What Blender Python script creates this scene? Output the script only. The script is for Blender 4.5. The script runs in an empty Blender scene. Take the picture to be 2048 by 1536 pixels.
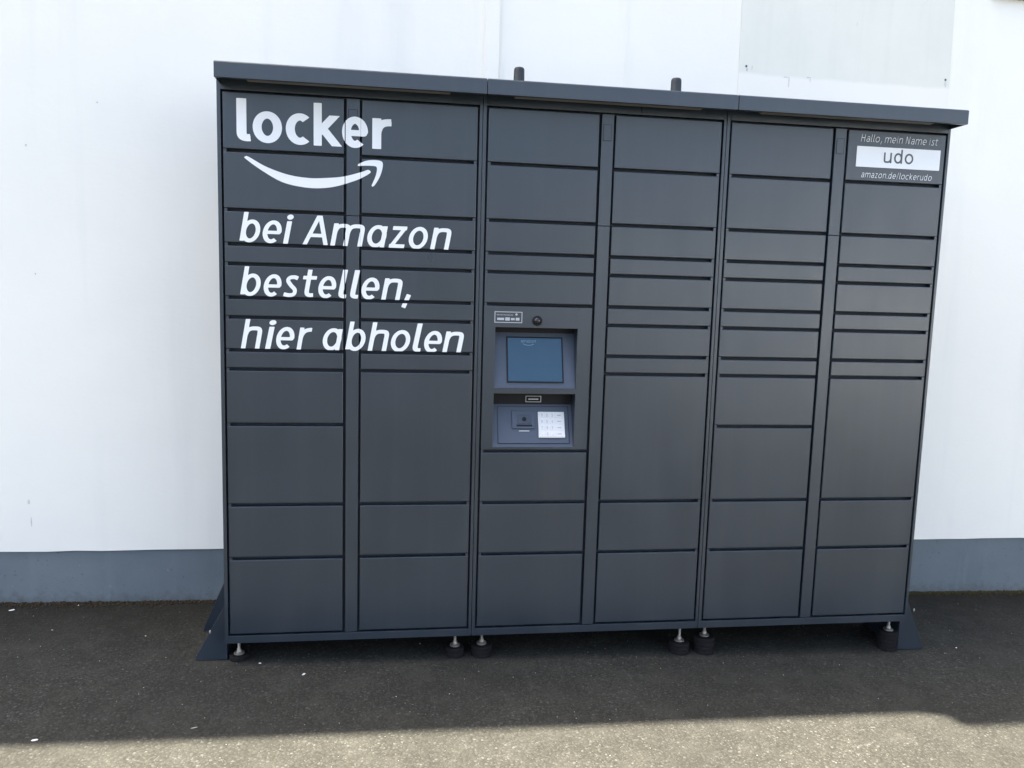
import bpy, bmesh, math, random
import numpy as np
from mathutils import Vector, Matrix
random.seed(7)
rng = np.random.default_rng(11)
R = math.radians
sc = bpy.context.scene

# ------------------------------------------------------------------ camera
cd = bpy.data.cameras.new('camera')
cd.sensor_fit = 'HORIZONTAL'; cd.sensor_width = 36.0
cd.lens = 1568.03 / 2048 * 36.0
cd.clip_start = 0.05; cd.clip_end = 2000
cam = bpy.data.objects.new('camera', cd)
cam.location = (0.64110768, -2.90057836, 1.33226588)
cam.rotation_euler = (R(83.2681215), R(-1.60420051), R(-7.88249492))
sc.collection.objects.link(cam); sc.camera = cam

# ------------------------------------------------------------------ light
SUN_EL = R(64.0)
SX, SY = -0.951, 0.309            # horizontal direction towards the sun (behind the wall, to the left)
world = bpy.data.worlds.new('World'); sc.world = world; world.use_nodes = True
nt = world.node_tree; nt.nodes.clear()
wo = nt.nodes.new('ShaderNodeOutputWorld'); bg = nt.nodes.new('ShaderNodeBackground')
sky = nt.nodes.new('ShaderNodeTexSky'); sky.sky_type = 'NISHITA'; sky.sun_disc = False
sky.sun_elevation = SUN_EL; sky.sun_rotation = math.atan2(SX, SY)
sky.air_density = 1.0; sky.dust_density = 5.0; sky.ozone_density = 0.6
bg.inputs['Strength'].default_value = 0.07
nt.links.new(sky.outputs[0], bg.inputs[0]); nt.links.new(bg.outputs[0], wo.inputs[0])
sd = bpy.data.lights.new('sun', 'SUN'); sd.energy = 5.0; sd.angle = R(0.42); sd.color = (1.0, 0.91, 0.78)
sun = bpy.data.objects.new('sun', sd)
sun.rotation_euler = Vector((SX*math.cos(SUN_EL), SY*math.cos(SUN_EL), math.sin(SUN_EL))).to_track_quat('Z', 'Y').to_euler()
sc.collection.objects.link(sun)
sc.view_settings.view_transform = 'Standard'; sc.view_settings.look = 'None'
sc.view_settings.exposure = 3.08; sc.view_settings.gamma = 1.0; sc.view_settings.use_curve_mapping = False

# ------------------------------------------------------------------ material helpers
class M:
    def __init__(s, name, rough=0.5, spec=0.5, metal=0.0, color=(0.5, 0.5, 0.5)):
        s.m = bpy.data.materials.new(name); s.m.use_nodes = True
        s.t = s.m.node_tree; s.b = s.t.nodes['Principled BSDF']
        s.b.inputs['Base Color'].default_value = (*color, 1)
        s.b.inputs['Roughness'].default_value = rough
        s.b.inputs['Specular IOR Level'].default_value = spec
        s.b.inputs['Metallic'].default_value = metal
    def n(s, typ, **kw):
        nd = s.t.nodes.new(typ)
        for k, v in kw.items():
            if k in nd.inputs: nd.inputs[k].default_value = v
            else: setattr(nd, k, v)
        return nd
    def l(s, a, b): s.t.links.new(a, b)
    def coord(s, kind='Object'):
        return s.n('ShaderNodeTexCoord').outputs[kind]
    def pos(s):
        return s.n('ShaderNodeNewGeometry').outputs['Position']
    def noise(s, vec, scale, detail=3.0, rough=0.5, dist=0.0):
        nd = s.n('ShaderNodeTexNoise', Scale=scale, Detail=detail, Roughness=rough, Distortion=dist)
        s.l(vec, nd.inputs['Vector']); return nd.outputs['Fac']
    def voro(s, vec, scale, feature='F1', out='Distance', rand=1.0):
        nd = s.n('ShaderNodeTexVoronoi', Scale=scale, Randomness=rand); nd.feature = feature
        s.l(vec, nd.inputs['Vector']); return nd.outputs[out]
    def ramp(s, fac, stops, interp='LINEAR'):
        nd = s.n('ShaderNodeValToRGB'); cr = nd.color_ramp; cr.interpolation = interp
        while len(cr.elements) < len(stops): cr.elements.new(0.5)
        for e, (p, c) in zip(cr.elements, stops):
            e.position = p; e.color = (*c, 1) if len(c) == 3 else c
        s.l(fac, nd.inputs[0]); return nd.outputs[0]
    def mix(s, fac, a, b, blend='MIX'):
        nd = s.n('ShaderNodeMix'); nd.data_type = 'RGBA'; nd.blend_type = blend
        for sock, v in ((0, fac), (6, a), (7, b)):
            if hasattr(v, 'is_linked') or hasattr(v, 'links'): s.l(v, nd.inputs[sock])
            else: nd.inputs[sock].default_value = v if sock == 0 else (*v, 1)
        return nd.outputs[2]
    def math(s, op, a, b=0.0, c=None):
        nd = s.n('ShaderNodeMath'); nd.operation = op
        for i, v in enumerate((a, b) if c is None else (a, b, c)):
            if hasattr(v, 'links'): s.l(v, nd.inputs[i])
            else: nd.inputs[i].default_value = v
        return nd.outputs[0]
    def mapr(s, v, a, b, c, d):
        nd = s.n('ShaderNodeMapRange'); s.l(v, nd.inputs[0])
        for i, x in enumerate((a, b, c, d)): nd.inputs[i+1].default_value = x
        return nd.outputs[0]
    def bump(s, h, strength, dist):
        nd = s.n('ShaderNodeBump', Strength=strength, Distance=dist)
        s.l(h, nd.inputs['Height'])
        if s.b.inputs['Normal'].is_linked:
            s.l(s.b.inputs['Normal'].links[0].from_socket, nd.inputs['Normal'])
        s.l(nd.outputs[0], s.b.inputs['Normal'])
    def sep(s, vec):
        nd = s.n('ShaderNodeSeparateXYZ'); s.l(vec, nd.inputs[0]); return nd.outputs
    def stretch(s, vec, sx, sy, sz):
        nd = s.n('ShaderNodeMapping'); nd.inputs['Scale'].default_value = (sx, sy, sz)
        s.l(vec, nd.inputs[0]); return nd.outputs[0]
    def base(s, c): s.l(c, s.b.inputs['Base Color'])
    def rough(s, v): s.l(v, s.b.inputs['Roughness'])

def mat_paint():
    m = M('anthracite_powder_coat', rough=0.36, spec=0.75)
    p = m.pos()
    big = m.noise(p, 2.2, 4, 0.55)
    fine = m.noise(p, 900, 2, 0.5)
    dust = m.noise(m.stretch(p, 7, 7, 2.2), 1.0, 3, 0.5)
    c = m.mix(m.mapr(big, 0.35, 0.65, 0, 1), (0.0135, 0.0222, 0.0335), (0.0160, 0.0255, 0.0380))
    c = m.mix(m.mapr(dust, 0.52, 0.8, 0.0, 0.10), c, (0.075, 0.073, 0.070))
    oi = m.n('ShaderNodeObjectInfo').outputs['Random']
    c = m.mix(m.mapr(oi, 0, 1, 0.0, 0.14), c, (0.026, 0.033, 0.041))
    smear = m.noise(m.stretch(p, 9, 9, 4), 1.0, 3, 0.5)
    drip = m.noise(m.stretch(p, 30, 30, 0.9), 1.0, 2, 0.5)
    c = m.mix(m.mapr(drip, 0.50, 0.85, 0.0, 0.09), c, (0.085, 0.085, 0.083))
    m.base(c)
    r = m.math('ADD', m.mapr(big, 0.3, 0.7, 0.28, 0.35), m.mapr(dust, 0.40, 0.85, 0.0, 0.07))
    r = m.math('ADD', r, m.mapr(smear, 0.3, 0.75, -0.02, 0.035))
    m.rough(m.math('ADD', r, m.mapr(oi, 0, 1, -0.015, 0.02)))
    m.bump(fine, 0.06, 0.0004)
    m.bump(m.noise(p, 4.0, 2, 0.4), 0.09, 0.004)
    return m.m

def mat_wall():
    m = M('white_painted_render', rough=0.85, spec=0.25)
    p = m.pos()
    big = m.noise(p, 0.9, 5, 0.6); streak = m.noise(m.stretch(p, 5.5, 1, 0.35), 1.0, 5, 0.6)
    c = m.mix(m.mapr(big, 0.35, 0.7, 0, 1), (0.865, 0.845, 0.770), (0.82, 0.805, 0.740))
    c = m.mix(m.mapr(streak, 0.54, 0.78, 0, 0.26), c, (0.60, 0.62, 0.61))
    spots = m.voro(p, 3.1); wob = m.noise(p, 45, 3)
    f = m.mapr(m.math('ADD', spots, m.math('MULTIPLY', wob, 0.05)), 0.010, 0.020, 0.12, 0.0)
    c = m.mix(f, c, (0.42, 0.42, 0.41))
    m.base(c)
    m.bump(m.noise(p, 420, 4, 0.65), 0.16, 0.002)
    m.bump(m.noise(p, 6, 3, 0.5), 0.16, 0.012)
    m.bump(m.noise(m.stretch(p, 1, 1, 2.5), 28, 3, 0.5), 0.12, 0.003)
    return m.m

def mat_patch():
    m = M('faded_sign_patch', rough=0.85, spec=0.25)
    p = m.pos(); x, y, z = m.sep(p)
    big = m.noise(p, 3.0, 5, 0.65); streak = m.noise(m.stretch(p, 14, 1, 0.8), 1.0, 4, 0.6)
    c = m.mix(m.mapr(big, 0.35, 0.7, 0, 1), (0.71, 0.715, 0.640), (0.755, 0.75, 0.675))
    c = m.mix(m.mapr(streak, 0.5, 0.75, 0, 0.30), c, (0.63, 0.635, 0.565))
    low = m.mapr(m.math('ADD', z, m.math('MULTIPLY', m.math('SUBTRACT', big, 0.5), 0.04)), 2.345, 2.36, 0.85, 0.0)
    c = m.mix(low, c, (0.83, 0.812, 0.745))
    m.base(c); m.bump(m.noise(p, 420, 4, 0.65), 0.14, 0.002)
    return m.m

def mat_plinth():
    m = M('grey_plinth_paint', rough=0.8, spec=0.3)
    p = m.pos(); x, y, z = m.sep(p)
    big = m.noise(p, 3.0, 5, 0.6); st = m.noise(m.stretch(p, 10, 1, 1.2), 1.0, 5, 0.65)
    c = m.mix(m.mapr(big, 0.3, 0.7, 0, 1), (0.118, 0.144, 0.160), (0.150, 0.176, 0.192))
    c = m.mix(m.mapr(st, 0.55, 0.75, 0, 0.5), c, (0.175, 0.205, 0.222))
    sp = m.noise(p, 60, 2); c = m.mix(m.mapr(sp, 0.68, 0.74, 0, 0.6), c, (0.08, 0.09, 0.10))
    zz = m.math('ADD', m.math('ADD', z, m.math('MULTIPLY', x, 0.0224)), 0.0855)
    spl = m.noise(p, 26, 5, 0.7)
    c = m.mix(m.mapr(m.math('SUBTRACT', m.math('MULTIPLY', spl, 0.20), zz), 0.05, 0.12, 0.0, 0.50), c, (0.065, 0.064, 0.058))
    chip = m.noise(p, 38, 4, 0.65)
    c = m.mix(m.mapr(chip, 0.70, 0.73, 0.0, 0.8), c, (0.27, 0.28, 0.28))
    m.base(c); m.bump(m.noise(p, 300, 4, 0.6), 0.2, 0.002); m.bump(m.noise(p, 18, 4, 0.6), 0.2, 0.008)
    return m.m

def mat_asphalt():
    m = M('weathered_asphalt', rough=0.92, spec=0.08)
    p = m.pos(); x, y, z = m.sep(p)
    v = m.n('ShaderNodeTexVoronoi', Scale=125.0); m.l(p, v.inputs['Vector'])
    cell = m.sep(v.outputs['Color'])[0]
    v2 = m.n('ShaderNodeTexVoronoi', Scale=300.0); m.l(p, v2.inputs['Vector'])
    cell2 = m.sep(v2.outputs['Color'])[1]
    big = m.noise(p, 1.6, 5, 0.6); mid = m.noise(p, 9, 4, 0.6)
    stone = m.ramp(cell, [(0.0, (0.0296, 0.0291, 0.0245)), (0.45, (0.0369, 0.0364, 0.0305)), (0.8, (0.0439, 0.0436, 0.0369)), (0.96, (0.0553, 0.0552, 0.0477)), (1.0, (0.0876, 0.0902, 0.0814))])
    c = m.mix(m.mapr(v.outputs['Distance'], 0.35, 0.80, 0.0, 0.55), stone, (0.0170, 0.0165, 0.0142))
    c = m.mix(m.mapr(cell2, 0.975, 0.985, 0.0, 0.45), c, (0.1358, 0.1417, 0.1324))
    c = m.mix(m.mapr(big, 0.32, 0.68, 0.0, 0.55), c, (0.0212, 0.0216, 0.0190))
    c = m.mix(m.mapr(mid, 0.45, 0.75, 0.0, 0.34), c, (0.0552, 0.0549, 0.0473))
    # soil against the foot of the wall, its tone also darkening the shaded ground
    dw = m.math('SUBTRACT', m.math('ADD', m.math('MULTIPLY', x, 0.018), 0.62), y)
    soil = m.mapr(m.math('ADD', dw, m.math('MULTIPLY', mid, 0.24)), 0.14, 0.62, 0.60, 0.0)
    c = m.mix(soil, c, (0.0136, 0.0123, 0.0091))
    m.base(c)
    hgt = m.math('ADD', m.math('MULTIPLY', v.outputs['Distance'], -1.0), m.math('MULTIPLY', cell, 0.5))
    m.bump(hgt, 0.34, 0.0035); m.bump(m.noise(p, 500, 2), 0.25, 0.001)
    return m.m

def plain(name, col, rough=0.5, spec=0.5, metal=0.0, var=0.12, scale=40, bump=0.0):
    m = M(name, rough, spec, metal, col); p = m.pos()
    nz = m.noise(p, scale, 3)
    lo = tuple(c*(1-var) for c in col); hi = tuple(min(1, c*(1+var)) for c in col)
    m.base(m.mix(nz, lo, hi))
    if bump: m.bump(m.noise(p, scale*6, 3), bump, 0.001)
    return m.m

PAINT = mat_paint(); WALL = mat_wall(); PATCH = mat_patch(); PLINTH = mat_plinth(); ASPHALT = mat_asphalt()
VINYL = plain('white_vinyl', (0.78, 0.79, 0.80), 0.45, 0.4, var=0.02, scale=6)
PLATE = plain('white_plate', (0.80, 0.81, 0.82), 0.4, 0.4, var=0.02, scale=9)
GREYTXT = plain('grey_print', (0.085, 0.09, 0.10), 0.5, 0.4, var=0.05)
FAINT = plain('pale_grey_print', (0.42, 0.44, 0.46), 0.5, 0.4, var=0.05)
RUBBER = plain('black_rubber', (0.011, 0.011, 0.012), 0.85, 0.12, var=0.3, bump=0.3)
GAPSHADE = plain('dark_gap_shade', (0.023, 0.029, 0.038), 0.7, 0.25, var=0.2)  # inner panel behind the doors, coloured dark to stand in for gap shade
STEEL = plain('zinc_steel', (0.50, 0.47, 0.42), 0.42, 0.5, metal=0.85, var=0.2, scale=120)
BLACKP = plain('black_plastic', (0.008, 0.008, 0.011), 0.5, 0.2, var=0.2)
ANT = plain('antenna_plastic', (0.022, 0.027, 0.030), 0.5, 0.4, var=0.15)
TERM = plain('terminal_blue_grey_paint', (0.048, 0.062, 0.088), 0.42, 0.5, var=0.07, scale=8)
LIGHTSTRIP = plain('smoked_light_cover', (0.17, 0.155, 0.145), 0.35, 0.5, var=0.08)
KEYW = plain('keypad_white', (0.64, 0.64, 0.63), 0.4, 0.5, var=0.03)
KEYM = plain('keypad_print', (0.38, 0.38, 0.40), 0.5, 0.4, var=0.05)
SCRAP = plain('white_scrap', (0.62, 0.61, 0.57), 0.8, 0.2, var=0.1)
PEBBLE = plain('pale_pebble', (0.30, 0.285, 0.255), 0.8, 0.2, var=0.3, scale=300)
MOSS = plain('moss_green', (0.050, 0.055, 0.012), 0.9, 0.1, var=0.5, scale=60)
SOIL = plain('washed_soil', (0.040, 0.032, 0.020), 0.95, 0.1, var=0.5, scale=80)
FASCIA = plain('grey_coping_metal', (0.20, 0.21, 0.22), 0.5, 0.5, var=0.06)
NBWALL = plain('pale_blue_grey_render', (0.62, 0.69, 0.76), 0.85, 0.2, var=0.06, scale=2)
GLASS = plain('dark_lens', (0.006, 0.006, 0.008), 0.06, 0.6, var=0.1)
HOLE = plain('dark_hole', (0.12, 0.115, 0.11), 0.9, 0.1, var=0.3)
STAINM = plain('rust_grey_stain', (0.60, 0.60, 0.56), 0.9, 0.1, var=0.35, scale=30)

def mat_screen():
    m = M('screen_blue', rough=0.16, spec=0.35, color=(0.010, 0.024, 0.042))
    p = m.coord('Object')
    nz = m.noise(p, 14, 2)
    c = m.mix(nz, (0.040, 0.110, 0.200), (0.055, 0.135, 0.235))
    m.l(c, m.b.inputs['Emission Color']); m.b.inputs['Emission Strength'].default_value = 0.052
    return m.m
SCREEN = mat_screen()
def mat_glow():
    m = M('screen_logo', rough=0.3, color=(0.05, 0.1, 0.15))
    m.b.inputs['Emission Color'].default_value = (0.11, 0.20, 0.30, 1); m.b.inputs['Emission Strength'].default_value = 0.06
    return m.m
SCREENLOGO = mat_glow()

# ------------------------------------------------------------------ mesh helpers
def link(o, parent=None):
    sc.collection.objects.link(o)
    if parent is not None: o.parent = parent
    return o
def tag(o, label=None, cat=None, group=None, kind=None):
    if label: o['label'] = label
    if cat: o['category'] = cat
    if group: o['group'] = group
    if kind: o['kind'] = kind
    return o
def box(bm, x0, x1, y0, y1, z0, z1):
    vs = [bm.verts.new(v) for v in ((x0,y0,z0),(x1,y0,z0),(x1,y1,z0),(x0,y1,z0),(x0,y0,z1),(x1,y0,z1),(x1,y1,z1),(x0,y1,z1))]
    for f in ((0,3,2,1),(4,5,6,7),(0,1,5,4),(1,2,6,5),(2,3,7,6),(3,0,4,7)): bm.faces.new([vs[i] for i in f])
    return vs
def mesh_of(bm, name):
    bmesh.ops.recalc_face_normals(bm, faces=bm.faces[:])
    me = bpy.data.meshes.new(name); bm.to_mesh(me); bm.free(); return me
def build(name, bm, mat, parent=None, bevel=0.0, smooth=False, loc=None, seg=2):
    me = mesh_of(bm, name); me.materials.append(mat)
    o = bpy.data.objects.new(name, me)
    if loc: o.location = loc
    link(o, parent)
    if bevel:
        b = o.modifiers.new('bevel', 'BEVEL'); b.width = bevel; b.segments = seg; b.limit_method = 'ANGLE'; b.angle_limit = R(40)
    if smooth:
        for p in me.polygons: p.use_smooth = True
    return o
def lathe(bm, prof, n=28, cx=0, cy=0):
    rings = []
    for r, z in prof:
        rings.append([bm.verts.new((cx+r*math.cos(2*math.pi*i/n), cy+r*math.sin(2*math.pi*i/n), z)) for i in range(n)])
    for a, b in zip(rings, rings[1:]):
        for i in range(n): bm.faces.new((a[i], a[(i+1)%n], b[(i+1)%n], b[i]))
    bm.faces.new(rings[0][::-1]); bm.faces.new(rings[-1])
def prism(bm, poly, axis, a0, a1):
    """extrude a 2D polygon; axis 'Y': poly is (x,z); axis 'X': poly is (y,z)"""
    f = (lambda p, a: (p[0], a, p[1])) if axis == 'Y' else (lambda p, a: (a, p[0], p[1]))
    A = [bm.verts.new(f(p, a0)) for p in poly]; B = [bm.verts.new(f(p, a1)) for p in poly]
    n = len(poly)
    bm.faces.new(A); bm.faces.new(B[::-1])
    for i in range(n): bm.faces.new((A[i], B[i], B[(i+1)%n], A[(i+1)%n]))

# ------------------------------------------------------------------ setting: ground
def gz(x): return -0.0855 - 0.0224*max(-12.0, min(12.0, x))
def wy(x): return 0.62 + 0.018*x
bm = bmesh.new()
xs = [-300, -60, -12] + [-12+i*0.5 for i in range(1, 48)] + [12, 60, 300]
ys = [-300, -60, -20, -8, -4, -2.5, -1.8, -1.2] + [-1.0+i*0.1 for i in range(0, 20)] + [3, 12, 60, 300]
grid = [[bm.verts.new((x, y, gz(x) + (random.uniform(-.0025, .0025) if -2 < x < 5 and -1.2 < y < 0.4 else 0))) for x in xs] for y in ys]
for j in range(len(ys)-1):
    for i in range(len(xs)-1): bm.faces.new((grid[j][i], grid[j][i+1], grid[j+1][i+1], grid[j+1][i]))
g = build('asphalt_ground', bm, ASPHALT, smooth=True); tag(g, kind='structure')

# ------------------------------------------------------------------ rendered wall
X0, X1 = -9.0, 11.0
XS, ZL, ZR = -0.77, 6.93, 7.55           # the roof line steps up, out of view; its shadow shows on the ground
def ptop(x): return 0.160 - 0.0108*x      # top of plinth
WT = 0.30
def wall_front(name, outline, mat, parent, off, back):
    """slab whose front follows the slightly skewed wall plane; outline = [(x,z)...]"""
    b = bmesh.new()
    A = [b.verts.new((x, wy(x)+off, z)) for x, z in outline]; B = [b.verts.new((x, wy(x)+off+back, z)) for x, z in outline]
    n = len(outline); b.faces.new(A); b.faces.new(B[::-1])
    for i in range(n): b.faces.new((A[i], B[i], B[(i+1)%n], A[(i+1)%n]))
    return build(name, b, mat, parent)
low = [(x, ptop(x) + random.uniform(-.0022, .0022) + 0.003*math.sin(x*2.3)) for x in np.arange(X0, X1+0.01, 0.11)]
fil = [(XS-.15, ZR), (XS-.15, ZR-.10), (XS-.02, ZR-.30), (XS, ZR-.34), (XS, ZL)]   # projecting end of the coping
wall = wall_front('rendered_wall', low + [(X1, ZR)] + fil + [(X0, ZL)], WALL, None, 0.0, WT)
tag(wall, 'white painted render wall with grey base band behind the parcel locker', 'wall')
pl = wall_front('plinth', [(X0, -0.75), (X1, -0.75), (X1, ptop(X1)+0.04), (X0, ptop(X0)+0.04)], PLINTH, wall, 0.007, WT-0.02)
pl['label'] = 'blue grey painted base band of the wall'
wall_front('cover_strip', [(0.981, ptop(1)+0.01), (1.043, ptop(1)+0.01), (1.043, 5.2), (0.981, 5.2)], WALL, wall, -0.014, 0.0135)
jb = wall_front('joint_bead', [(1.612, ptop(1.6)+0.01), (1.622, ptop(1.6)+0.01), (1.622, 5.2), (1.612, 5.2)], WALL, wall, -0.003, 0.0028)
pa = wall_front('faded_panel', [(2.158, 1.7), (3.235, 1.7), (3.205, 3.1), (2.145, 3.1)], PATCH, wall, -0.0035, 0.0033)
pa['label'] = 'greyish patch on the wall where a sign once hung'
cop = wall_front('sign_board', [(3.40, 2.7865), (5.4, 2.7865), (5.4, 3.5), (3.40, 3.5)], FASCIA, wall, -0.022, 0.0218)
for hx, hz in ((2.187, 2.386), (3.198, 2.394)):
    b = bmesh.new(); lathe(b, [(0.0055, 0), (0.0055, 0.004), (0.004, 0.0045)], 12)
    o = build('screw_hole', b, HOLE, wall); o.rotation_euler = (R(90), 0, 0); o.location = (hx, wy(hx)-0.0005, hz)
def blotch(cx, cz, w, h, n=16, off=-0.0042):
    b = bmesh.new(); pts = []
    for i in range(n):
        a = 2*math.pi*i/n; k = random.uniform(0.55, 1.0)
        pts.append((cx + w/2*k*math.cos(a), cz + h/2*k*math.sin(a)))
    A = [b.verts.new((x, wy(x)+off, z)) for x, z in pts]; B = [b.verts.new((x, wy(x)+off+0.0006, z)) for x, z in pts]
    b.faces.new(A); b.faces.new(B[::-1])
    for i in range(n): b.faces.new((A[i], B[i], B[(i+1)%n], A[(i+1)%n]))
    return build('stain_mark', b, STAINM, wall)
for a in ((2.386, 2.351, 0.040, 0.007), (2.400, 2.330, 0.006, 0.055), (2.497, 2.357, 0.030, 0.008), (2.505, 2.345, 0.005, 0.025),
          (2.192, 2.372, 0.012, 0.020), (3.200, 2.375, 0.014, 0.035), (2.215, 2.380, 0.006, 0.030), (2.72, 2.61, 0.005, 0.022)): blotch(*a)
for a in ((-0.925, 0.385, 0.012, 0.030), (-0.918, 0.300, 0.005, 0.05), (-0.875, 1.865, 0.010, 0.012), (-0.60, 2.05, 0.012, 0.008), (-0.86, 1.35, 0.008, 0.010)): blotch(*a, off=-0.0008)

# ------------------------------------------------------------------ unseen low building across the yard, added to give the right-hand doors their pale sheen
BX, BY0, BY1, BH = 9.5, -34.0, -5.0, 3.6
nb = bpy.data.objects.new('unseen_building', None); link(nb); nb.location = (BX, BY0, gz(BX))
tag(nb, 'unseen low pale building added across the yard for the sheen in the right locker doors', 'building')
bay = [BY0 + 29.0*i/6 for i in range(7)]
def nbox(name, mat, *a, bevel=0.0, parent=nb):
    bm = bmesh.new(); box(bm, *a); o = build(name, bm, mat, None, bevel=bevel); o.parent = parent
    o.matrix_parent_inverse = parent.matrix_basis.inverted() if parent is nb else Matrix(); return o
gB = gz(BX)
for i in range(6):                         # flank wall in bays, each with a window opening
    y0, y1 = bay[i], bay[i+1]; w0, w1 = y0+1.5, y1-1.5
    bm = bmesh.new()
    box(bm, BX, BX+.3, y0, w0, gB-.3, gB+BH); box(bm, BX, BX+.3, w1, y1, gB-.3, gB+BH)
    box(bm, BX, BX+.3, w0, w1, gB-.3, gB+1.3); box(bm, BX, BX+.3, w0, w1, gB+2.5, gB+BH)
    wl = build('flank_wall', bm, NBWALL, None); wl.parent = nb; wl.matrix_parent_inverse = nb.matrix_basis.inverted()
    bm = bmesh.new(); box(bm, BX+.14, BX+.18, w0+.001, w1-.001, gB+1.301, gB+2.499)
    wn = build('window', bm, GLASS, None); wn.parent = nb; wn.matrix_parent_inverse = nb.matrix_basis.inverted()
nbox('end_wall', WALL, BX+.301, BX+11.7, BY1-.3, BY1, gB-.3, gB+BH)
nbox('end_wall', WALL, BX+.301, BX+11.7, BY0, BY0+.3, gB-.3, gB+BH)
nbox('rear_wall', WALL, BX+11.701, BX+12, BY0, BY1, gB-.3, gB+BH)
nbox('roof', FASCIA, BX-.15, BX+12.15, BY0-.15, BY1+.15, gB+BH+.002, gB+BH+.22)

# ------------------------------------------------------------------ the parcel locker
W = 0.92
ZG = [1.9890, 1.7913, 1.5893, 1.4709, 1.4022, 1.2841, 1.2145, 1.0971, 1.0290, 0.8281, 0.5289, 0.3260, 0.0337]
GAP = 0.0118
DA, ST, DB = (0.0205, 0.4295), (0.4393, 0.4847), (0.4925, 0.9015)
locker = bpy.data.objects.new('parcel_locker', None); locker.empty_display_size = 0.2
link(locker); locker.location = (0, 0, 0)
tag(locker, 'dark grey steel parcel locker bank of three modules with white lettering against the wall', 'locker')

for k in range(3):
    o = k*W
    bm = bmesh.new(); sb = bmesh.new()
    box(bm, o+.0010, o+.0135, 0, .55, 0, 2.031)
    box(bm, o+.9085, o+.9190, 0, .55, 0, 2.031)
    box(bm, o+.0135, o+.9085, 0, .55, 0, .0285)
    box(bm, o+.0135, o+.9085, 0, .55, 1.9935, 2.031)
    if k == 1:                              # leave room for the recessed terminal
        for a in ((.0135, .9085, .0285, .733), (.0135, .9085, 1.281, 1.9935), (.0135, .060, .733, 1.281), (.381, .9085, .733, 1.281)):
            box(sb, o+a[0]+.0002, o+a[1]-.0002, .0225, .028, a[2]+.0002, a[3]-.0002)
    else: box(sb, o+.0137, o+.9083, .0225, .028, .0287, 1.9933)
    box(bm, o+.0135, o+.9085, .545, .55, .0285, 1.9935)
    cb = build('cabinet', bm, PAINT, locker, bevel=0.0007)
    build('gap_shade_panel', sb, GAPSHADE, cb)  # dark inner panel that paints the shade seen between doors

def door_mesh(w, h, side, tab):
    bm = bmesh.new()
    vs = box(bm, -w/2, w/2, 0, .019, -h/2, h/2)
    bm.edges.ensure_lookup_table()
    fe = [e for e in bm.edges if all(abs(v.co.y) < 1e-6 for v in e.verts)]
    bmesh.ops.bevel(bm, geom=fe, offset=0.0024, segments=2, affect='EDGES', profile=0.5)
    if tab:
        if side < 0: box(bm, -w/2+.0005, -w/2+.0105, .0015, .016, h/2-.0005, h/2+GAP-.0012)
        else: box(bm, w/2-.0105, w/2-.0005, .0015, .016, h/2-.0005, h/2+GAP-.0012)
    me = mesh_of(bm, 'door'); me.materials.append(PAINT); return me
cache = {}
def door(mod, side, zt, zb, top=False, still=False, bottom=False):
    xa, xb = DA if side < 0 else DB
    z1 = zt - (.0025 if top else GAP/2); z0 = zb + (.0028 if bottom else GAP/2)
    key = (round(xb-xa, 4), round(z1-z0, 4), side, top)
    if key not in cache: cache[key] = door_mesh(xb-xa, z1-z0, side, not top)
    o = bpy.data.objects.new('door', cache[key]); link(o, locker)
    s = 0.015 if still else 0.085
    o.location = (mod*W + (xa+xb)/2, 0.0002 if still else random.uniform(0, .0008), (z0+z1)/2)
    o.rotation_euler = (R(random.gauss(0, s)), 0, R(random.gauss(0, s*0.8)))
    return (mod*W+xa, mod*W+xb, z0, z1)
small = list(range(0, 9))
def column(mod, side, lines, still_above=-1.0):
    rects = []
    for i in range(len(lines)-1):
        zt, zb = lines[i], lines[i+1]
        rects.append(door(mod, side, zt, zb, top=(i == 0), still=zb > still_above, bottom=(i == len(lines)-2)))
    return rects
full = ZG; merged = ZG[:9] + ZG[10:]
rects = column(0, -1, full, 1.0) + column(0, 1, merged, 1.0)
column(1, 1, merged, 9)
column(2, -1, full, 9); r3 = column(2, 1, merged, 1.75)
for i, (zt, zb) in enumerate(zip(ZG[:5], ZG[1:6])): door(1, -1, zt, zb, top=(i == 0))
for i, (zt, zb) in enumerate(zip([0.7300]+ZG[10:12], ZG[10:13])): door(1, -1, zt, zb, bottom=(i == 2))

for k in range(3):
    o = k*W
    for z0, z1 in ((.0310, ZG[2]-.006), (ZG[2]-.0042, 1.9885)):
        bm = bmesh.new(); box(bm, o+ST[0], o+ST[1], .0006, .0215, z0, z1)
        s = build('center_strip', bm, PAINT, locker, bevel=0.0012)
    bm = bmesh.new()          # flush cover plate of the lock: thin raised rim round a plate
    x0, x1, z0, z1 = o+.4450, o+.4765, 1.8925, 1.9515
    for b_ in ((x0, x0+.0012, z0, z1), (x1-.0012, x1, z0, z1), (x0+.0012, x1-.0012, z0, z0+.0012), (x0+.0012, x1-.0012, z1-.0012, z1)):
        box(bm, b_[0], b_[1], -.0002, .0008, b_[2], b_[3])
    build('lock_cover_gap', bm, BLACKP, s)
    bm = bmesh.new(); box(bm, x0+.0016, x1-.0016, -.0008, .0008, z0+.0016, z1-.0016)
    build('lock_cover', bm, PAINT, s, bevel=.0004)
strip_rects = [(ST[0], ST[1], .031, ZG[2]-.006), (ST[0], ST[1], ZG[2]-.0042, 1.9885)]

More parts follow.
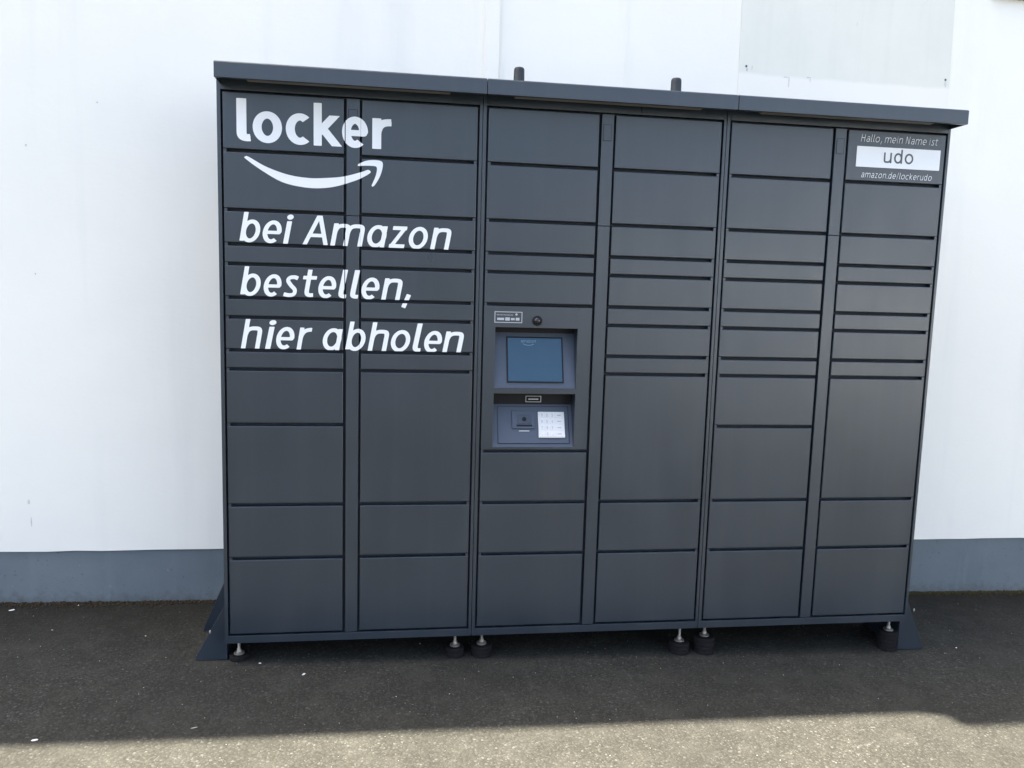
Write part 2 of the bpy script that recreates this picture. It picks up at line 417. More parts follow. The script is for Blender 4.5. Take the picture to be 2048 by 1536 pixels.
# hoods
for (x0, x1, e0, e1) in ((.014, .9233, 1, 0), (.9257, 1.8400, 0, 0), (1.8424, 2.758, 0, 1)):
    bm = bmesh.new()
    prism(bm, [(-.095, 2.010), (-.091, 2.010), (-.091, 2.033), (.57, 2.033), (.57, 2.072), (-.0905, 2.0632), (-.095, 2.0590)], 'X', x0, x1)
    box(bm, x0+.002, x1-.002, -.0908, -.078, 2.0102, 2.0122)
    if e0: box(bm, x0, x0+.003, -.0905, .57, 2.0101, 2.0328)
    if e1: box(bm, x1-.003, x1, -.0905, .57, 2.0101, 2.0328)
    h = build('hood', bm, PAINT, locker, bevel=.0015)
    bm = bmesh.new(); box(bm, x0+.100, x1-.125, -.077, -.048, 2.0105, 2.0325)
    build('light_strip', bm, LIGHTSTRIP, h, bevel=.002)

# antennas
for cx in (1.0605, 1.668):
    bm = bmesh.new()
    lathe(bm, [(.024, 2.066), (.024, 2.074), (.0212, 2.078), (.0198, 2.148), (.0185, 2.154), (.0155, 2.1575), (.008, 2.1585)], 28, cx, .10)
    build('antenna', bm, ANT, locker, smooth=False, bevel=0)
for o in [x for x in locker.children if x.name.startswith('antenna')]:
    for p in o.data.polygons: p.use_smooth = len(p.vertices) == 4

# feet
for i, (fx, top, r) in enumerate(((.039, -.068, .036), (.862, -.066, .036), (.968, -.062, .041), (1.788, -.079, .042), (1.895, -.060, .043), (2.722, -.064, .040))):
    fy = .062; gb = gz(fx) - .003
    bm = bmesh.new(); n = max(1, round((top-gb)/.018)); prof = []
    for j in range(n):
        a = gb + (top-gb)*j/n; b_ = gb + (top-gb)*(j+1)/n
        prof += [(r*.95, a+.0005), (r, a+.003), (r, b_-.003), (r*.95, b_-.0005)]
    lathe(bm, prof, 30, fx, fy)
    f = build('foot', bm, RUBBER, locker)
    bm = bmesh.new(); lathe(bm, [(.019, top), (.020, top+.002), (.020, top+.005), (.012, top+.0085), (.0095, top+.011), (.0085, top+.018), (.0060, top+.021)], 24, fx, fy)
    build('flange', bm, STEEL, f, smooth=False)
    bm = bmesh.new(); prof = []; z = top+.021
    while z < -.001: prof += [(.0060, z), (.0052, z+.0012)]; z += .0024
    lathe(bm, prof, 16, fx, fy); build('threaded_rod', bm, STEEL, f)

# anchor brackets at both ends
for sgn, xe in ((-1, 0.0), (1, 3*W)):
    gx = lambda d: gz(xe + sgn*d)
    P = lambda d, z: (xe + sgn*d, z)
    bm = bmesh.new()
    prism(bm, [P(.0015, gx(0)+.001), P(.120, gx(.12)+.001), P(.114, gx(.12)+.016), P(.0015, .142)], 'Y', .046, .050)
    prism(bm, [P(.0015, gx(0)+.001), P(.150, gx(.15)+.001), P(.145, gx(.15)+.020), P(.030, .205), P(.0015, .205)], 'Y', .300, .304)
    box(bm, *sorted((xe+sgn*.0015, xe+sgn*.0055)), .0505, .2995, gx(0)+.002, .142)
    prism(bm, [P(.0060, gx(.01)+.001), P(.119, gx(.12)+.001), P(.119, gx(.12)+.0055), P(.0060, gx(.01)+.0055)], 'Y', .0505, .2995)
    br = build('anchor_bracket', bm, PAINT, locker, bevel=.0008)
    for (d, y_, z_) in ((.075, .10, 0), (.085, .235, 0)):
        bm = bmesh.new(); zz = gx(d)+.0055
        lathe(bm, [(.015, zz), (.015, zz+.002), (.0095, zz+.0022), (.0095, zz+.010), (.0055, zz+.0105), (.0055, zz+.028)], 12, xe+sgn*d, y_)
        build('anchor_bolt', bm, STEEL, br)
    bm = bmesh.new(); bmesh.ops.create_icosphere(bm, subdivisions=1, radius=.0055, matrix=Matrix.Translation((xe+sgn*.062, .0445, .028)) @ Matrix.Diagonal((.8, .5, 1.5, 1)))
    build('rivet', bm, STEEL, br)

# ------------------------------------------------------------------ terminal
tx0, tx1, tz0, tz1 = W+.0205, W+.4295, .7360, 1.2782
ox0, ox1 = .984, 1.297
bm = bmesh.new()
Yb = .019
box(bm, tx0, ox0, 0, Yb, tz0, tz1); box(bm, ox1, tx1, 0, Yb, tz0, tz1)
box(bm, ox0, ox1, 0, Yb, 1.199, tz1); box(bm, ox0, ox1, 0, .0035, .950, .972); box(bm, ox0, ox1, 0, Yb, tz0, .745)
box(bm, tx0+.0005, tx0+.0105, .0015, .016, tz1-.0005, tz1+GAP-.0012)
term = build('terminal', bm, PAINT, locker, bevel=.0006)
def quadmesh(name, quads, mat, parent):
    bm = bmesh.new()
    for qd in quads: bm.faces.new([bm.verts.new(v) for v in qd])
    me = bpy.data.meshes.new(name); bm.to_mesh(me); bm.free(); me.materials.append(mat)
    return link(bpy.data.objects.new(name, me), parent)
def recess(z0, zs, zt, d=.07):
    return ([[(ox0, 0.0036, z0), (ox1, 0.0036, z0), (ox1, d, zs), (ox0, d, zs)]],           # slope
            [[(ox0, d, zs), (ox1, d, zs), (ox1, d, zt+.004), (ox0, d, zt+.004)]],           # back strip
            [[(ox0-.0004, .0036, z0), (ox0-.0004, d+.001, zs), (ox0-.0004, d+.001, zt), (ox0-.0004, .0036, zt)],
             [(ox1+.0004, .0036, z0), (ox1+.0004, .0036, zt), (ox1+.0004, d+.001, zt), (ox1+.0004, d+.001, zs)],
             [(ox0, .0036, zt+.0004), (ox0, d, zt+.0004), (ox1, d, zt+.0004), (ox1, .0036, zt+.0004)]])
for nm, z0, zs, zt in (('screen_panel', .972, 1.1765, 1.199), ('keypad_panel', .745, .9000, .950)):
    s_, b_, w_ = recess(z0, zs, zt)
    quadmesh(nm, s_, TERM, term); quadmesh('scanner_window', b_, BLACKP, term); quadmesh('recess_liner', w_, PAINT, term)

def on_slope(o, z0, zs, d=.07):
    """place a mesh built in (x, u, out) on the sloping panel: u up the slope, -y is out of the panel"""
    ang = math.atan2(d, zs-z0)
    o.location = (0, 0.0036*0, z0); o.rotation_euler = (-ang, 0, 0)
S1 = (.972, 1.1765); S2 = (.745, .9000)
def slab(name, mat, x0, x1, u0, u1, y0, y1, S, bevel=0.0):
    bm = bmesh.new(); box(bm, x0, x1, y0, y1, u0, u1)
    o = build(name, bm, mat, term, bevel=bevel); on_slope(o, *S); return o
def rim(name, mat, x0, x1, u0, u1, t, y0, y1, S):
    bm = bmesh.new()
    box(bm, x0, x0+t, y0, y1, u0, u1); box(bm, x1-t, x1, y0, y1, u0, u1)
    box(bm, x0+t, x1-t, y0, y1, u0, u0+t); box(bm, x0+t, x1-t, y0, y1, u1-t, u1)
    o = build(name, bm, mat, term); on_slope(o, *S); return o
slab('screen', SCREEN, 1.039, 1.247, .0255, .1950, -.0016, .003, S1)
rim('screen_surround', BLACKP, 1.0345, 1.2515, .0210, .1995, .0044, -.0030, .003, S1)
rim('panel_groove', BLACKP, 1.006, 1.284, .014, .162, .0014, -.0004, .003, S2)
slab('card_reader', TERM, 1.062, 1.150, .072, .142, -.0050, .003, S2, .0015)
slab('card_slot', BLACKP, 1.079, 1.139, .0800, .0870, -.0062, .001, S2)
slab('card_guide', PAINT, 1.082, 1.137, .0905, .1270, -.0068, .001, S2, .001)
bm = bmesh.new(); lathe(bm, [(.0085, 0), (.0085, .0012), (.006, .0014)], 18)
o = build('card_symbol', bm, BLACKP, term); an = math.atan2(.07, S2[1]-S2[0])
pv = Matrix.Rotation(-an, 4, 'X') @ Vector((1.109, -.0068, .1085)); o.location = (pv.x, pv.y, pv.z+S2[0]); o.rotation_euler = (R(90)-an, 0, 0)
slab('card_mark', FAINT, 1.088, 1.128, .0615, .0650, -.0008, .002, S2)
slab('keypad', KEYW, 1.1640, 1.2665, .0365, .1390, -.0050, .003, S2, .0015)
bm = bmesh.new(); lathe(bm, [(.0185, 0), (.0185, .005), (.0165, .0075), (.0135, .008), (.0120, .0075)], 30)
o = build('camera_ring', bm, BLACKP, term); o.rotation_euler = (R(90), 0, 0); o.location = (1.141, .0002, 1.226)
bm = bmesh.new(); bmesh.ops.create_uvsphere(bm, u_segments=24, v_segments=12, radius=.0135, matrix=Matrix.Diagonal((1, .7, 1, 1)))
build('camera_lens', bm, GLASS, term, smooth=True, loc=(1.141, -.0045, 1.226))
# little framed notice in the dark strip above the keypad
bm = bmesh.new(); t = .0022
x0, x1, z0, z1 = 1.117, 1.178, .9085, .9330
for b_ in ((x0, x0+t, z0, z1), (x1-t, x1, z0, z1), (x0+t, x1-t, z0, z0+t), (x0+t, x1-t, z1-t, z1), (x0+.011, x1-.011, .9180, .9225)):
    box(bm, b_[0], b_[1], .0690, .0698, b_[2], b_[3])
build('scanner_notice', bm, FAINT, term)

# ------------------------------------------------------------------ lettering: strokes -> distance field -> flat mesh
def bz(p0, p1, p2, p3, n=14):
    t = np.linspace(0, 1, n)[:, None]; p0, p1, p2, p3 = map(np.array, (p0, p1, p2, p3))
    return ((1-t)**3*p0 + 3*(1-t)**2*t*p1 + 3*(1-t)*t*t*p2 + t**3*p3).tolist()
def arc(cx, cy, rx, ry, a0, a1, n=40):
    return [(cx+rx*math.cos(R(a)), cy+ry*math.sin(R(a))) for a in np.linspace(a0, a1, n)]
def catmull(P, n=8):
    P = [np.array(p, float) for p in P]; P = [2*P[0]-P[1]] + P + [2*P[-1]-P[-2]]; out = []
    for i in range(1, len(P)-2):
        for t in np.linspace(0, 1, n, endpoint=(i == len(P)-3)):
            out.append((0.5*((2*P[i]) + (-P[i-1]+P[i+1])*t + (2*P[i-1]-5*P[i]+4*P[i+1]-P[i+2])*t*t + (-P[i-1]+3*P[i]-3*P[i+1]+P[i+2])*t**3)).tolist())
    return out
def G(ch, s, asc=1.37, q=1.0):
    """strokes of a glyph: (points, butt, width, clip) in units of the x-height"""
    h = s/2; v = h/q
    n_arch = lambda x0, x1: bz((x0, .55), (x0+.02, .86), (x0+(x1-x0)*.28, 1-v), (x0+(x1-x0)*.58, 1-v)) + bz((x0+(x1-x0)*.58, 1-v), (x1-.02, 1-v), (x1, .88), (x1, .62)) + [(x1, 0)]
    A, B = [], (True, 1.0, None)
    def st(p, butt=True, w=1.0, clip=None): A.append((p, butt, w, clip))
    if ch == 'l': st([(h, asc), (h, .34)] + bz((h, .34), (h, v+.02), (h+.05, v), (h+.25, v+.015)))
    elif ch == 'o': st(arc(.47, .5, .47-h, .515-v, 0, 360), False)
    elif ch == 'c': st(arc(.45, .5, .45-h, .515-v, 52, 308))
    elif ch == 'k': st([(h, 0), (h, asc)]); st([(s*.6, .42), (.98, 1.25)], True, 1.02, (0, 1)); st([(s*.75, .68), (1.02, -.22)], True, 1.04, (0, 1))
    elif ch == 'e': st([(h, .475), (.84-h*.9, .475)], False, .86); st(arc(.43, .5, .43-h, .515-v, -3, 308))
    elif ch == 'r': st([(h, 0), (h, 1)]); st(bz((h, .5), (h+.03, .80), (h+.18, 1-v), (.60, 1-v)), True)
    elif ch == 'n': st([(h, 0), (h, 1)]); st(n_arch(h, .88-h))
    elif ch == 'h': st([(h, 0), (h, asc)]); st(n_arch(h, .88-h))
    elif ch == 'm': st([(h, 0), (h, 1)]); st(n_arch(h, .76-h*.5)); st(n_arch(.76-h*.5, 1.48-h))
    elif ch == 'u': st([(.86-h, 1), (.86-h, 0)]); st([(.86-x, 1-y) for x, y in n_arch(h, .86-h)])
    elif ch == 'b': st([(h, asc), (h, .06)]); st(arc(.46, .5, .44-h, .515-v, 0, 360), False)
    elif ch == 'd': st([(.9-h, asc), (.9-h, 0)]); st(arc(.44, .5, .44-h, .515-v, 0, 360), False)
    elif ch == 'a': st([(.90-h, .97), (.90-h, 0)]); st(arc(.46, .5, .46-h, .515-v, 0, 360), False)
    elif ch == 'q': st(catmull([(.10, .80), (.30, 1-v), (.55, 1-v), (.74-h, .72), (.74-h, 0)])); st(arc(.38, .29, .38-h, .29-v*.6, 0, 360), False)
    elif ch == 'i': st([(h, 0), (h, 1)]); st([(h, 1.195), (h, 1.196)], False, 1.3)
    elif ch == 't': st([(.28, 1.28), (.28, .34)] + bz((.28, .34), (.28, v+.02), (.38, v), (.62, v+.03))); st([(0, 1-v), (.66, 1-v)], True, .95)
    elif ch == 's': st(catmull([(.68, .86), (.48, 1-v), (.24, .97-v), (.12+h*.3, .75), (.34, .54), (.60-h*.1, .34), (.58, .12+v*.2), (.32, v-.01), (.02, .12)]))
    elif ch == 'z': st([(.04, 1-v), (.72, 1-v)]); st([(.72-h, 1-v), (h, v)], False, .92); st([(0, v), (.74, v)])
    elif ch == 'A': st([(-.06, -.15), (.56, 1.45)], True, 1.0, (0, 1.32)); st([(.50, 1.45), (1.12, -.15)], True, 1.0, (0, 1.32)); st([(.22, .42), (.86, .42)], True, .9)
    elif ch == 'H': st([(h, 0), (h, 1.35)]); st([(1-v, 0), (1-v, 1.35)]); st([(h, .7), (1-v, .7)])
    elif ch == 'N': st([(h, 0), (h, 1.35)]); st([(1-v, 0), (1-v, 1.35)]); st([(h, 1.4), (1-v, -.05)], True, 1.0, (0, 1.35))
    elif ch == ',': st([(.26, .27), (.03, -.34)], True, 1.3)
    elif ch == '.': st([(h, h), (h, h+.001)], False, 1.2)
    elif ch == '/': st([(0, -.1), (.5, 1.4)])
    elif ch == '1': st([(.15, 1.1), (.45, 1.35), (.45, 0)])
    elif ch == '2': st(catmull([(.05, 1.05), (.4, 1.35), (.75, 1.0), (.4, .5), (.05, 0)])); st([(.05, v), (.8, v)])
    elif ch == '3': st(catmull([(.05, 1.2), (.4, 1.33), (.68, 1.0), (.35, .72), (.75, .35), (.4, 0), (.05, .15)]))
    elif ch == '4': st([(.6, 0), (.6, 1.35), (.05, .4), (.85, .4)])
    elif ch == '5': st([(.75, 1.3), (.15, 1.3), (.1, .75)]); st(catmull([(.1, .75), (.5, .85), (.75, .45), (.4, 0), (.05, .12)]))
    elif ch == '6': st(catmull([(.65, 1.3), (.25, 1.0), (.08, .4), (.4, 0), (.72, .4), (.4, .75), (.1, .45)]))
    elif ch == '7': st([(.05, 1.3), (.8, 1.3), (.3, 0)])
    elif ch == '8': st(arc(.4, 1.0, .28, .32, 0, 360), False); st(arc(.4, .34, .34, .34, 0, 360), False)
    elif ch == '9': st([(.8-x, 1.33-y) for x, y in catmull([(.65, 1.3), (.25, 1.0), (.08, .4), (.4, 0), (.72, .4), (.4, .75), (.1, .45)])])
    elif ch == '0': st(arc(.4, .67, .34, .66, 0, 360), False)
    return A
def stroke_sdf(PX, PZ, pts, r, butt):
    D = np.full(PX.shape, 1e9); n = len(pts)-1
    for i in range(n):
        (ax, az), (bx_, bz_) = pts[i], pts[i+1]
        dx, dz = bx_-ax, bz_-az; L = math.hypot(dx, dz)
        if L < 1e-9: continue
        ux, uz = dx/L, dz/L
        a = (PX-ax)*ux + (PZ-az)*uz; p = np.abs((PX-ax)*-uz + (PZ-az)*ux)
        d0 = p - r
        lo = np.maximum(d0, -a) if (butt and i == 0) else np.hypot(p, a) - r
        hi = np.maximum(d0, a-L) if (butt and i == n-1) else np.hypot(p, a-L) - r
        D = np.minimum(D, np.where(a < 0, lo, np.where(a > L, hi, d0)))
    for on, (ex, ez), (fx, fz) in ((butt, pts[0], pts[1]), (butt, pts[-1], pts[-2])):
        if not on: continue
        L = math.hypot(ex-fx, ez-fz) or 1e-9; a = ((PX-ex)*(ex-fx) + (PZ-ez)*(ez-fz))/L
        D = np.where((a > 0) & (np.hypot(PX-ex, PZ-ez) < 2.0*r), np.maximum(D, a), D)
    return D
def poly_sdf(PX, PZ, poly):
    D = np.full(PX.shape, 1e9); inside = np.zeros(PX.shape, bool); n = len(poly)
    for i in range(n):
        (ax, az), (bx_, bz_) = poly[i], poly[(i+1) % n]
        dx, dz = bx_-ax, bz_-az; L2 = dx*dx+dz*dz+1e-18
        t = np.clip(((PX-ax)*dx+(PZ-az)*dz)/L2, 0, 1)
        D = np.minimum(D, np.hypot(PX-ax-t*dx, PZ-az-t*dz))
        c = ((az > PZ) != (bz_ > PZ)) & (PX < dx*(PZ-az)/(dz if abs(dz) > 1e-12 else 1e-12) + ax)
        inside ^= c
    return np.where(inside, -D, D)
def field_faces(F, xs, zs, V, Fc):
    """marching squares fill; F<0 inside; appends to vertex and face lists"""
    ins = F < 0; nz, nx = F.shape
    c4 = ins[:-1, :-1].astype(int) + ins[:-1, 1:] + ins[1:, 1:] + ins[1:, :-1]
    for j in range(nz-1):
        row = c4[j]; i = 0
        while i < nx-1:
            k = row[i]
            if k == 4:
                e = i
                while e < nx-1 and row[e] == 4: e += 1
                b = len(V); V += [(xs[i], zs[j]), (xs[e], zs[j]), (xs[e], zs[j+1]), (xs[i], zs[j+1])]
                Fc.append((b, b+1, b+2, b+3)); i = e; continue
            if k:
                cor = [(i, j), (i+1, j), (i+1, j+1), (i, j+1)]; poly = []
                for q in range(4):
                    (ia, ja), (ib, jb) = cor[q], cor[(q+1) % 4]
                    fa, fb = F[ja, ia], F[jb, ib]
                    if fa < 0: poly.append((xs[ia], zs[ja]))
                    if (fa < 0) != (fb < 0):
                        t = fa/(fa-fb); poly.append((xs[ia]+t*(xs[ib]-xs[ia]), zs[ja]+t*(zs[jb]-zs[ja])))
                if len(poly) >= 3:
                    b = len(V); V += poly; Fc.append(tuple(range(b, b+len(poly))))
            i += 1
def clip_field(F, PX, PZ, rc):
    if not rc: return F
    C = np.full(F.shape, 1e9)
    for x0, x1, z0, z1 in rc:
        C = np.minimum(C, np.maximum(np.maximum(x0-PX, PX-x1), np.maximum(z0-PZ, PZ-z1)))
    return np.maximum(F, C)
def glyph_field(ch, s, xl, xr, base, xh, shear, step, V, Fc, rc=None, asc=1.37, q=1.0):
    S = G(ch, s, asc, q)
    # natural extents
    tmp = [np.linspace(-.3, 1.9, 221), np.linspace(-.5, 1.6, 211)]
    PX, PZ = np.meshgrid(*tmp)
    def fld(PX, PZ):
        F = np.full(PX.shape, 1e9)
        for pts, butt, w, cl in S:
            d = stroke_sdf(PX, PZ*q, [(a_, b_*q) for a_, b_ in pts], s*w/2, butt)
            if cl: d = np.maximum(d, np.maximum(cl[0]-PZ, PZ-cl[1]))
            F = np.minimum(F, d)
        return F
    F = fld(PX, PZ); m = F < 0; XX = (PX + shear*PZ)[m]; a, b = XX.min(), XX.max()
    k = (xr-xl)/(b-a)
    z0, z1 = base-.42*xh, base+1.55*xh
    xs = np.arange(xl-3*step, xr+4*step, step); zs = np.arange(z0, z1, step)
    QX, QZ = np.meshgrid(xs, zs)
    uz = (QZ-base)/xh; ux = (QX-xl)/k + a - shear*uz
    field_faces(clip_field(fld(ux, uz)*xh, QX, QZ, rc), xs, zs, V, Fc)
def letter_mesh(name, V, Fc, y, mat, parent, label=None):
    me = bpy.data.meshes.new(name); me.from_pydata([(x, y, z) for x, z in V], [], [f for f in Fc]); me.materials.append(mat)
    o = link(bpy.data.objects.new(name, me), parent)
    if label: o['label'] = label
    return o
allr = [(a-.0034, b+.0034, c, d) for a, b, c, d in rects + strip_rects]   # the film laps a little round the door edges
YD = -.0011
W0 = [('l', 0.0676, 0.113), ('o', 0.1213, 0.2188), ('c', 0.2326, 0.3107), ('k', 0.3272, 0.4227), ('e', 0.4247, 0.5125), ('r', 0.5294, 0.5944)]
W1 = [('b', 0.072, 0.1425), ('e', 0.1505, 0.2156), ('i', 0.2206, 0.2568), ('A', 0.2871, 0.3745), ('m', 0.3837, 0.5044), ('a', 0.5132, 0.5859), ('z', 0.5901, 0.6555), ('o', 0.6607, 0.7292), ('n', 0.7382, 0.8141)]
W2 = [('b', 0.0722, 0.1423), ('e', 0.1523, 0.2139), ('s', 0.2195, 0.2738), ('t', 0.2891, 0.3376), ('e', 0.3417, 0.4045), ('l', 0.4122, 0.4458), ('l', 0.4536, 0.4884), ('e', 0.4936, 0.5578), ('n', 0.5646, 0.6404), (',', 0.6367, 0.671)]
W3 = [('h', 0.0724, 0.1456), ('i', 0.1558, 0.1949), ('e', 0.1939, 0.2577), ('r', 0.2654, 0.3194), ('a', 0.3571, 0.4282), ('b', 0.4376, 0.5093), ('h', 0.5172, 0.5937), ('o', 0.6005, 0.6707), ('l', 0.6798, 0.7151), ('e', 0.7215, 0.7872), ('n', 0.7888, 0.8673)]
for nm, Wd, base0, base1, xh, s, sh, lab in (('wordmark', W0, 1.8225, 1.8205, .1040, .285, 0.0, 'white bold word locker'),
        ('slogan_line', W1, 1.4790, 1.4752, .0775, .215, .19, 'white slanted line bei Amazon'),
        ('slogan_line', W2, 1.2915, 1.2885, .0770, .215, .19, 'white slanted line bestellen'),
        ('slogan_line', W3, 1.1045, 1.1000, .0785, .215, .19, 'white slanted line hier abholen')):
    V, Fc = [], []
    for ch, xl, xr in Wd:
        b = base0 + (base1-base0)*(xl-.07)/.75
        glyph_field(ch, s, xl, xr, b, xh, sh, .0011, V, Fc, allr, 1.385 if nm == 'wordmark' else 1.335, 1.22)
    letter_mesh(nm, V, Fc, YD, VINYL, locker, lab)
SM = [(0.0937, 1.7714), (0.1045, 1.7719), (0.1634, 1.741), (0.2377, 1.7171), (0.3078, 1.7088), (0.3683, 1.7117), (0.4292, 1.7196), (0.4903, 1.7377), (0.5133, 1.7465), (0.5226, 1.7423), (0.5211, 1.7356), (0.4956, 1.7192), (0.4649, 1.705), (0.4039, 1.6844), (0.3481, 1.6753), (0.2876, 1.6766), (0.2176, 1.691), (0.1484, 1.7278), (0.0946, 1.765)]
AR = [(0.479, 1.764), (0.5055, 1.777), (0.5361, 1.7816), (0.5593, 1.7792), (0.566, 1.7699), (0.5641, 1.7504), (0.5546, 1.722), (0.5368, 1.693), (0.5275, 1.6926), (0.5392, 1.7212), (0.5452, 1.7444), (0.5445, 1.7566), (0.5363, 1.7608), (0.5056, 1.7608), (0.48, 1.7585)]
xs_ = np.arange(.085, .575, .0011); zs_ = np.arange(1.665, 1.79, .0011); QX, QZ = np.meshgrid(xs_, zs_)
def closed(P): return catmull(P + [P[0]], 6)[:-1]
V, Fc = [], []
field_faces(clip_field(np.minimum(poly_sdf(QX, QZ, closed(SM)), poly_sdf(QX, QZ, closed(AR))), QX, QZ, allr), xs_, zs_, V, Fc)
letter_mesh('smile_arrow', V, Fc, YD, VINYL, locker, 'white curved arrow below the word locker')

# name plate on the last module
def text_line(txt, xl, xr, base, xh, s, shear, step, space=.22, word=.45, fit=None):
    """natural glyph widths, scaled to the measured extents"""
    wid = {'l': .30, 'i': .22, 't': .62, ',': .25, '.': .22, 'm': 1.45, 'H': 1.0, 'N': 1.0, 'r': .58, 's': .70, 'z': .72, '/': .5, 'q': .76, 'o': .94, 'a': .9, 'e': .86, 'n': .86, 'c': .78, 'k': .84, 'u': .86, 'd': .9}
    x = 0; items = []
    for ch in txt:
        if ch == ' ': x += word; continue
        items.append((ch, x, x+wid[ch])); x += wid[ch]+space
    tot = x-space; k = (xr-xl)/tot; V, Fc = [], []
    for ch, a, b in items: glyph_field(ch, s, xl+a*k, xl+b*k+shear*.0, base, xh, shear, step, V, Fc)
    return V, Fc
bm = bmesh.new(); box(bm, 2.370, 2.722, -.0016, -.0004, 1.8495, 1.9270)
pt = build('name_plate', bm, PLATE, locker)
V, Fc = text_line('udo', 2.484, 2.608, 1.8685, .0390, .175, 0, .0007, .28); letter_mesh('plate_name', V, Fc, -.0022, GREYTXT, pt, 'grey word udo')
V, Fc = text_line('Hqllo, mein Nqme ist', 2.384, 2.708, 1.9445, .0205, .105, .2, .0006); letter_mesh('plate_heading', V, Fc, YD, VINYL, locker, 'thin white line Hallo, mein Name ist')
V, Fc = text_line('qmqzon.de/lockerudo', 2.396, 2.694, 1.8100, .0175, .115, .2, .0006); letter_mesh('plate_address', V, Fc, YD, VINYL, locker, 'thin white line amazon.de/lockerudo')

# notice sticker beside the terminal camera
bm = bmesh.new(); t = .0026; x0, x1, z0, z1 = .980, 1.084, 1.2160, 1.2575
for b_ in ((x0, x0+t, z0, z1), (x1-t, x1, z0, z1), (x0+t, x1-t, z0, z0+t), (x0+t, x1-t, z1-t, z1)):
    box(bm, b_[0], b_[1], -.0008, -.0002, b_[2], b_[3])
build('notice_border', bm, FAINT, term)
V, Fc = [], []
xs_ = np.arange(.984, 1.081, .0006); zs_ = np.arange(1.219, 1.2555, .0006); QX, QZ = np.meshgrid(xs_, zs_); F = np.full(QX.shape, 1e9)
x = .990
for wdt, hh, cz in ((.026, .0042, 1.2300), (.017, .0058, 1.2302), (.014, .0040, 1.2300), (.014, .0052, 1.2303)):
    F = np.minimum(F, np.maximum(np.abs(QX-x-wdt/2)-wdt/2, np.abs(QZ-cz)-hh)); x += wdt+.0042
for a in np.arange(.990, 1.052, .0052): F = np.minimum(F, np.maximum(np.abs(QX-a)-.0016, np.abs(QZ-1.2450)-.0014))
F = np.minimum(F, np.hypot((QX-1.062), (QZ-1.2475)) - .0042)
field_faces(F, xs_, zs_, V, Fc); letter_mesh('notice_print', V, Fc, -.0006, FAINT, term)

# screen logo, keypad keys
V, Fc = text_line('qmqzon', 1.090, 1.148, .1770, .0095, .2, 0, .0007); o = letter_mesh('screen_logo', V, Fc, -.0022, SCREENLOGO, term); on_slope(o, *S1)
V, Fc = [], []; xs_ = np.arange(1.095, 1.145, .0007); zs_ = np.arange(.160, .176, .0007); QX, QZ = np.meshgrid(xs_, zs_)
field_faces(stroke_sdf(QX, QZ, bz((1.098, .1725), (1.108, .1645), (1.128, .1645), (1.140, .1715)), .0014, True), xs_, zs_, V, Fc)
o = letter_mesh('screen_smile', V, Fc, -.0022, SCREENLOGO, term); on_slope(o, *S1)
kb = bmesh.new(); box(kb, -.5, .5, -.5, .5, -.5, .5); keyme = mesh_of(kb, 'key'); keyme.materials.append(KEYW)
keys = ['123x', '456x', '789x', '.0.x']; V, Fc = [], []
ang = math.atan2(.07, S2[1]-S2[0])
for r_ in range(4):
    for c_ in range(4):
        cx = 1.1775 + c_*.0205 + (.006 if c_ == 3 else 0); cu = .1245 - r_*.0247; wd = .0165 if c_ < 3 else .0265
        k = bpy.data.objects.new('key', keyme); link(k, term)
        loc = Matrix.Rotation(-ang, 4, 'X') @ Vector((cx, -.0056, cu))
        k.location = (loc.x, loc.y, loc.z + S2[0]); k.rotation_euler = (-ang, 0, 0); k.scale = (wd, .0022, .0185)
        ch = keys[r_][c_]
        if ch == 'x':
            xs_ = np.arange(cx-.010, cx+.010, .0007); zs_ = np.arange(cu-.004, cu+.004, .0007); QX, QZ = np.meshgrid(xs_, zs_)
            field_faces(np.maximum(np.abs(QX-cx)-.0075, np.abs(QZ-cu)-.0022), xs_, zs_, V, Fc)
        else: glyph_field(ch, .24, cx-.0030, cx+.0030, cu-.0055, .0080, 0, .0006, V, Fc)
o = letter_mesh('key_print', V, Fc, -.0071, KEYM, term); on_slope(o, *S2)

# ------------------------------------------------------------------ things lying on the ground
def flake(name, x, y, lx, ly, lz, rot, label, cat, mat=SCRAP):
    bm = bmesh.new(); bmesh.ops.create_icosphere(bm, subdivisions=1, radius=1.0)
    for v in bm.verts:
        k = random.uniform(.55, 1.25); v.co *= k
        v.co.x *= lx*.36; v.co.y *= ly*.36; v.co.z *= lz*.30
    o = build(name, bm, mat); o.location = (x, y, gz(x)+lz*.24); o.rotation_euler = (random.uniform(-.1, .1), random.uniform(-.1, .1), rot)
    tag(o, label, cat); return o
flake('paper_scrap', -.976, .528, .046, .016, .008, .1, 'long white paper scrap near the wall at far left', 'litter')
flake('paper_scrap', -.736, .575, .030, .012, .006, .2, 'thin pale scrap right at the foot of the wall, left of locker', 'litter')
flake('pebble', -.734, .325, .014, .011, .008, 0, 'small pale pebble on shaded asphalt left of the locker', 'pebble', PEBBLE)
flake('pebble', -.36, .26, .010, .012, .008, .4, 'tiny pale pebble midway between left wall and locker bracket', 'pebble', PEBBLE)
flake('paper_scrap', .296, -.083, .021, .018, .010, .3, 'small round white scrap in front of the left module', 'litter')
flake('paper_scrap', .124, .013, .018, .008, .005, -.2, 'tiny white flake beside the leftmost locker foot', 'litter')
flake('paper_scrap', -.459, -.468, .034, .016, .008, .15, 'white scrap in the sunlit strip at lower left', 'litter')
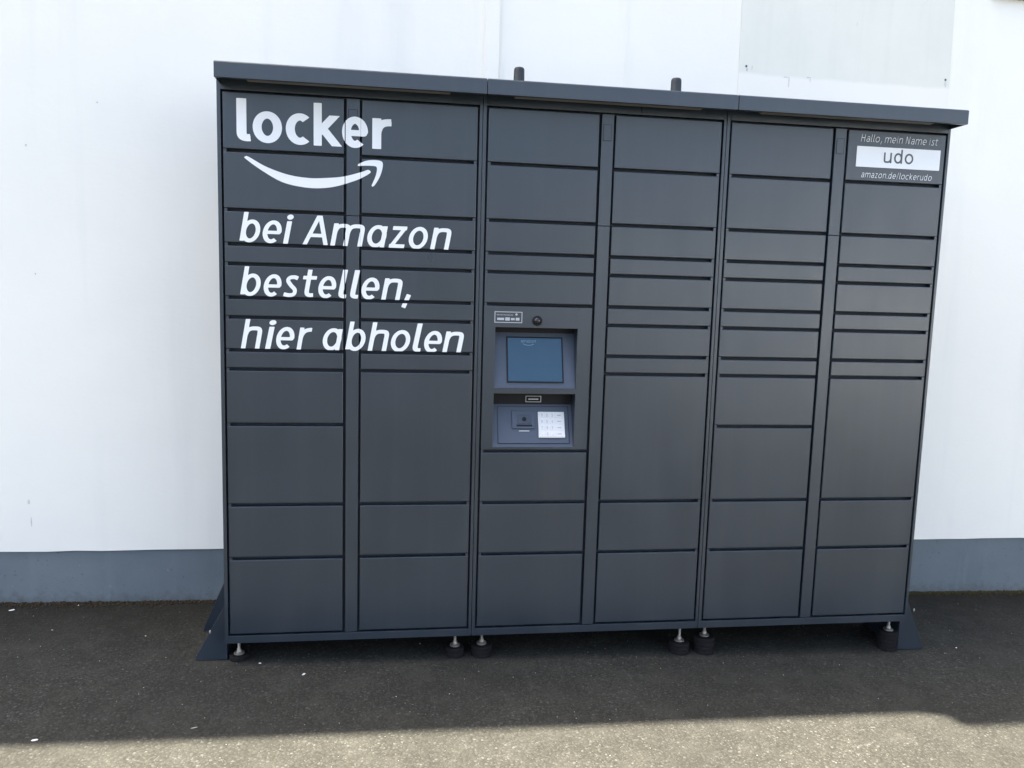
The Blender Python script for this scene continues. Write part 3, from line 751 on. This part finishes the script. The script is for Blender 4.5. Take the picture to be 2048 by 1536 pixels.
flake('dry_twig', -.005, -.422, .038, .007, .006, .35, 'short pale twig at the edge of the shadow, lower left', 'twig', PEBBLE)
flake('pebble', .727, .160, .012, .011, .008, 0, 'small brown pebble under the left module between its feet', 'pebble', PEBBLE)
flake('paper_scrap', 3.043, .051, .013, .012, .007, .2, 'tiny white scrap right of the right locker bracket', 'litter')

# loose grit
def scatter(name, mat, n, fx, fy, smin, smax, flat, label, cat):
    tet = [(1, 0, -.3), (-.4, .9, -.3), (-.6, -.8, -.3), (.5, .5, .5), (-.5, .1, .6), (.3, -.6, .55)]
    fcs = [(0, 1, 3), (1, 4, 3), (1, 2, 4), (2, 5, 4), (2, 0, 5), (0, 3, 5), (3, 4, 5)]
    V, F = [], []
    for i in range(n):
        x, y = fx(), fy(); x, y = (x, y(x)) if callable(y) else (x, y)
        s = random.uniform(smin, smax)*.5; a = random.uniform(0, 6.28); b = len(V); c_, s_ = math.cos(a), math.sin(a); k = random.uniform(.6, 1.2)
        for px, py, pz in tet: V.append((x + s*(px*c_-py*k*s_), y + s*(px*s_+py*k*c_), gz(x) + s*flat*(pz+.3)))
        F += [tuple(b+j for j in f) for f in fcs]
    me = bpy.data.meshes.new(name); me.from_pydata(V, [], F); me.materials.append(mat)
    o = link(bpy.data.objects.new(name, me)); tag(o, label, cat, kind='stuff'); return o
scatter('loose_grit', PEBBLE, 520, lambda: random.uniform(-1.6, 4.2), lambda: random.uniform(-1.4, .58), .0018, .0052, .7, 'loose pale grit strewn over the asphalt', 'grit')
scatter('wall_foot_soil', SOIL, 5200, lambda: random.uniform(-1.8, 4.6), lambda: (lambda x: wy(x) + .004 - abs(random.gauss(0, .012 + .022*(0.5+0.5*math.sin(x*5.1+1.7*math.sin(x*2.3)))))), .004, .016, 1.0, 'dark soil washed along the foot of the wall', 'soil')
scatter('moss', MOSS, 1500, lambda: random.triangular(2.7, 4.3, 3.1), lambda: (lambda x: wy(x) + .003 - abs(random.gauss(0, .012))), .004, .013, 1.0, 'thin moss along the wall foot right of the locker', 'moss')
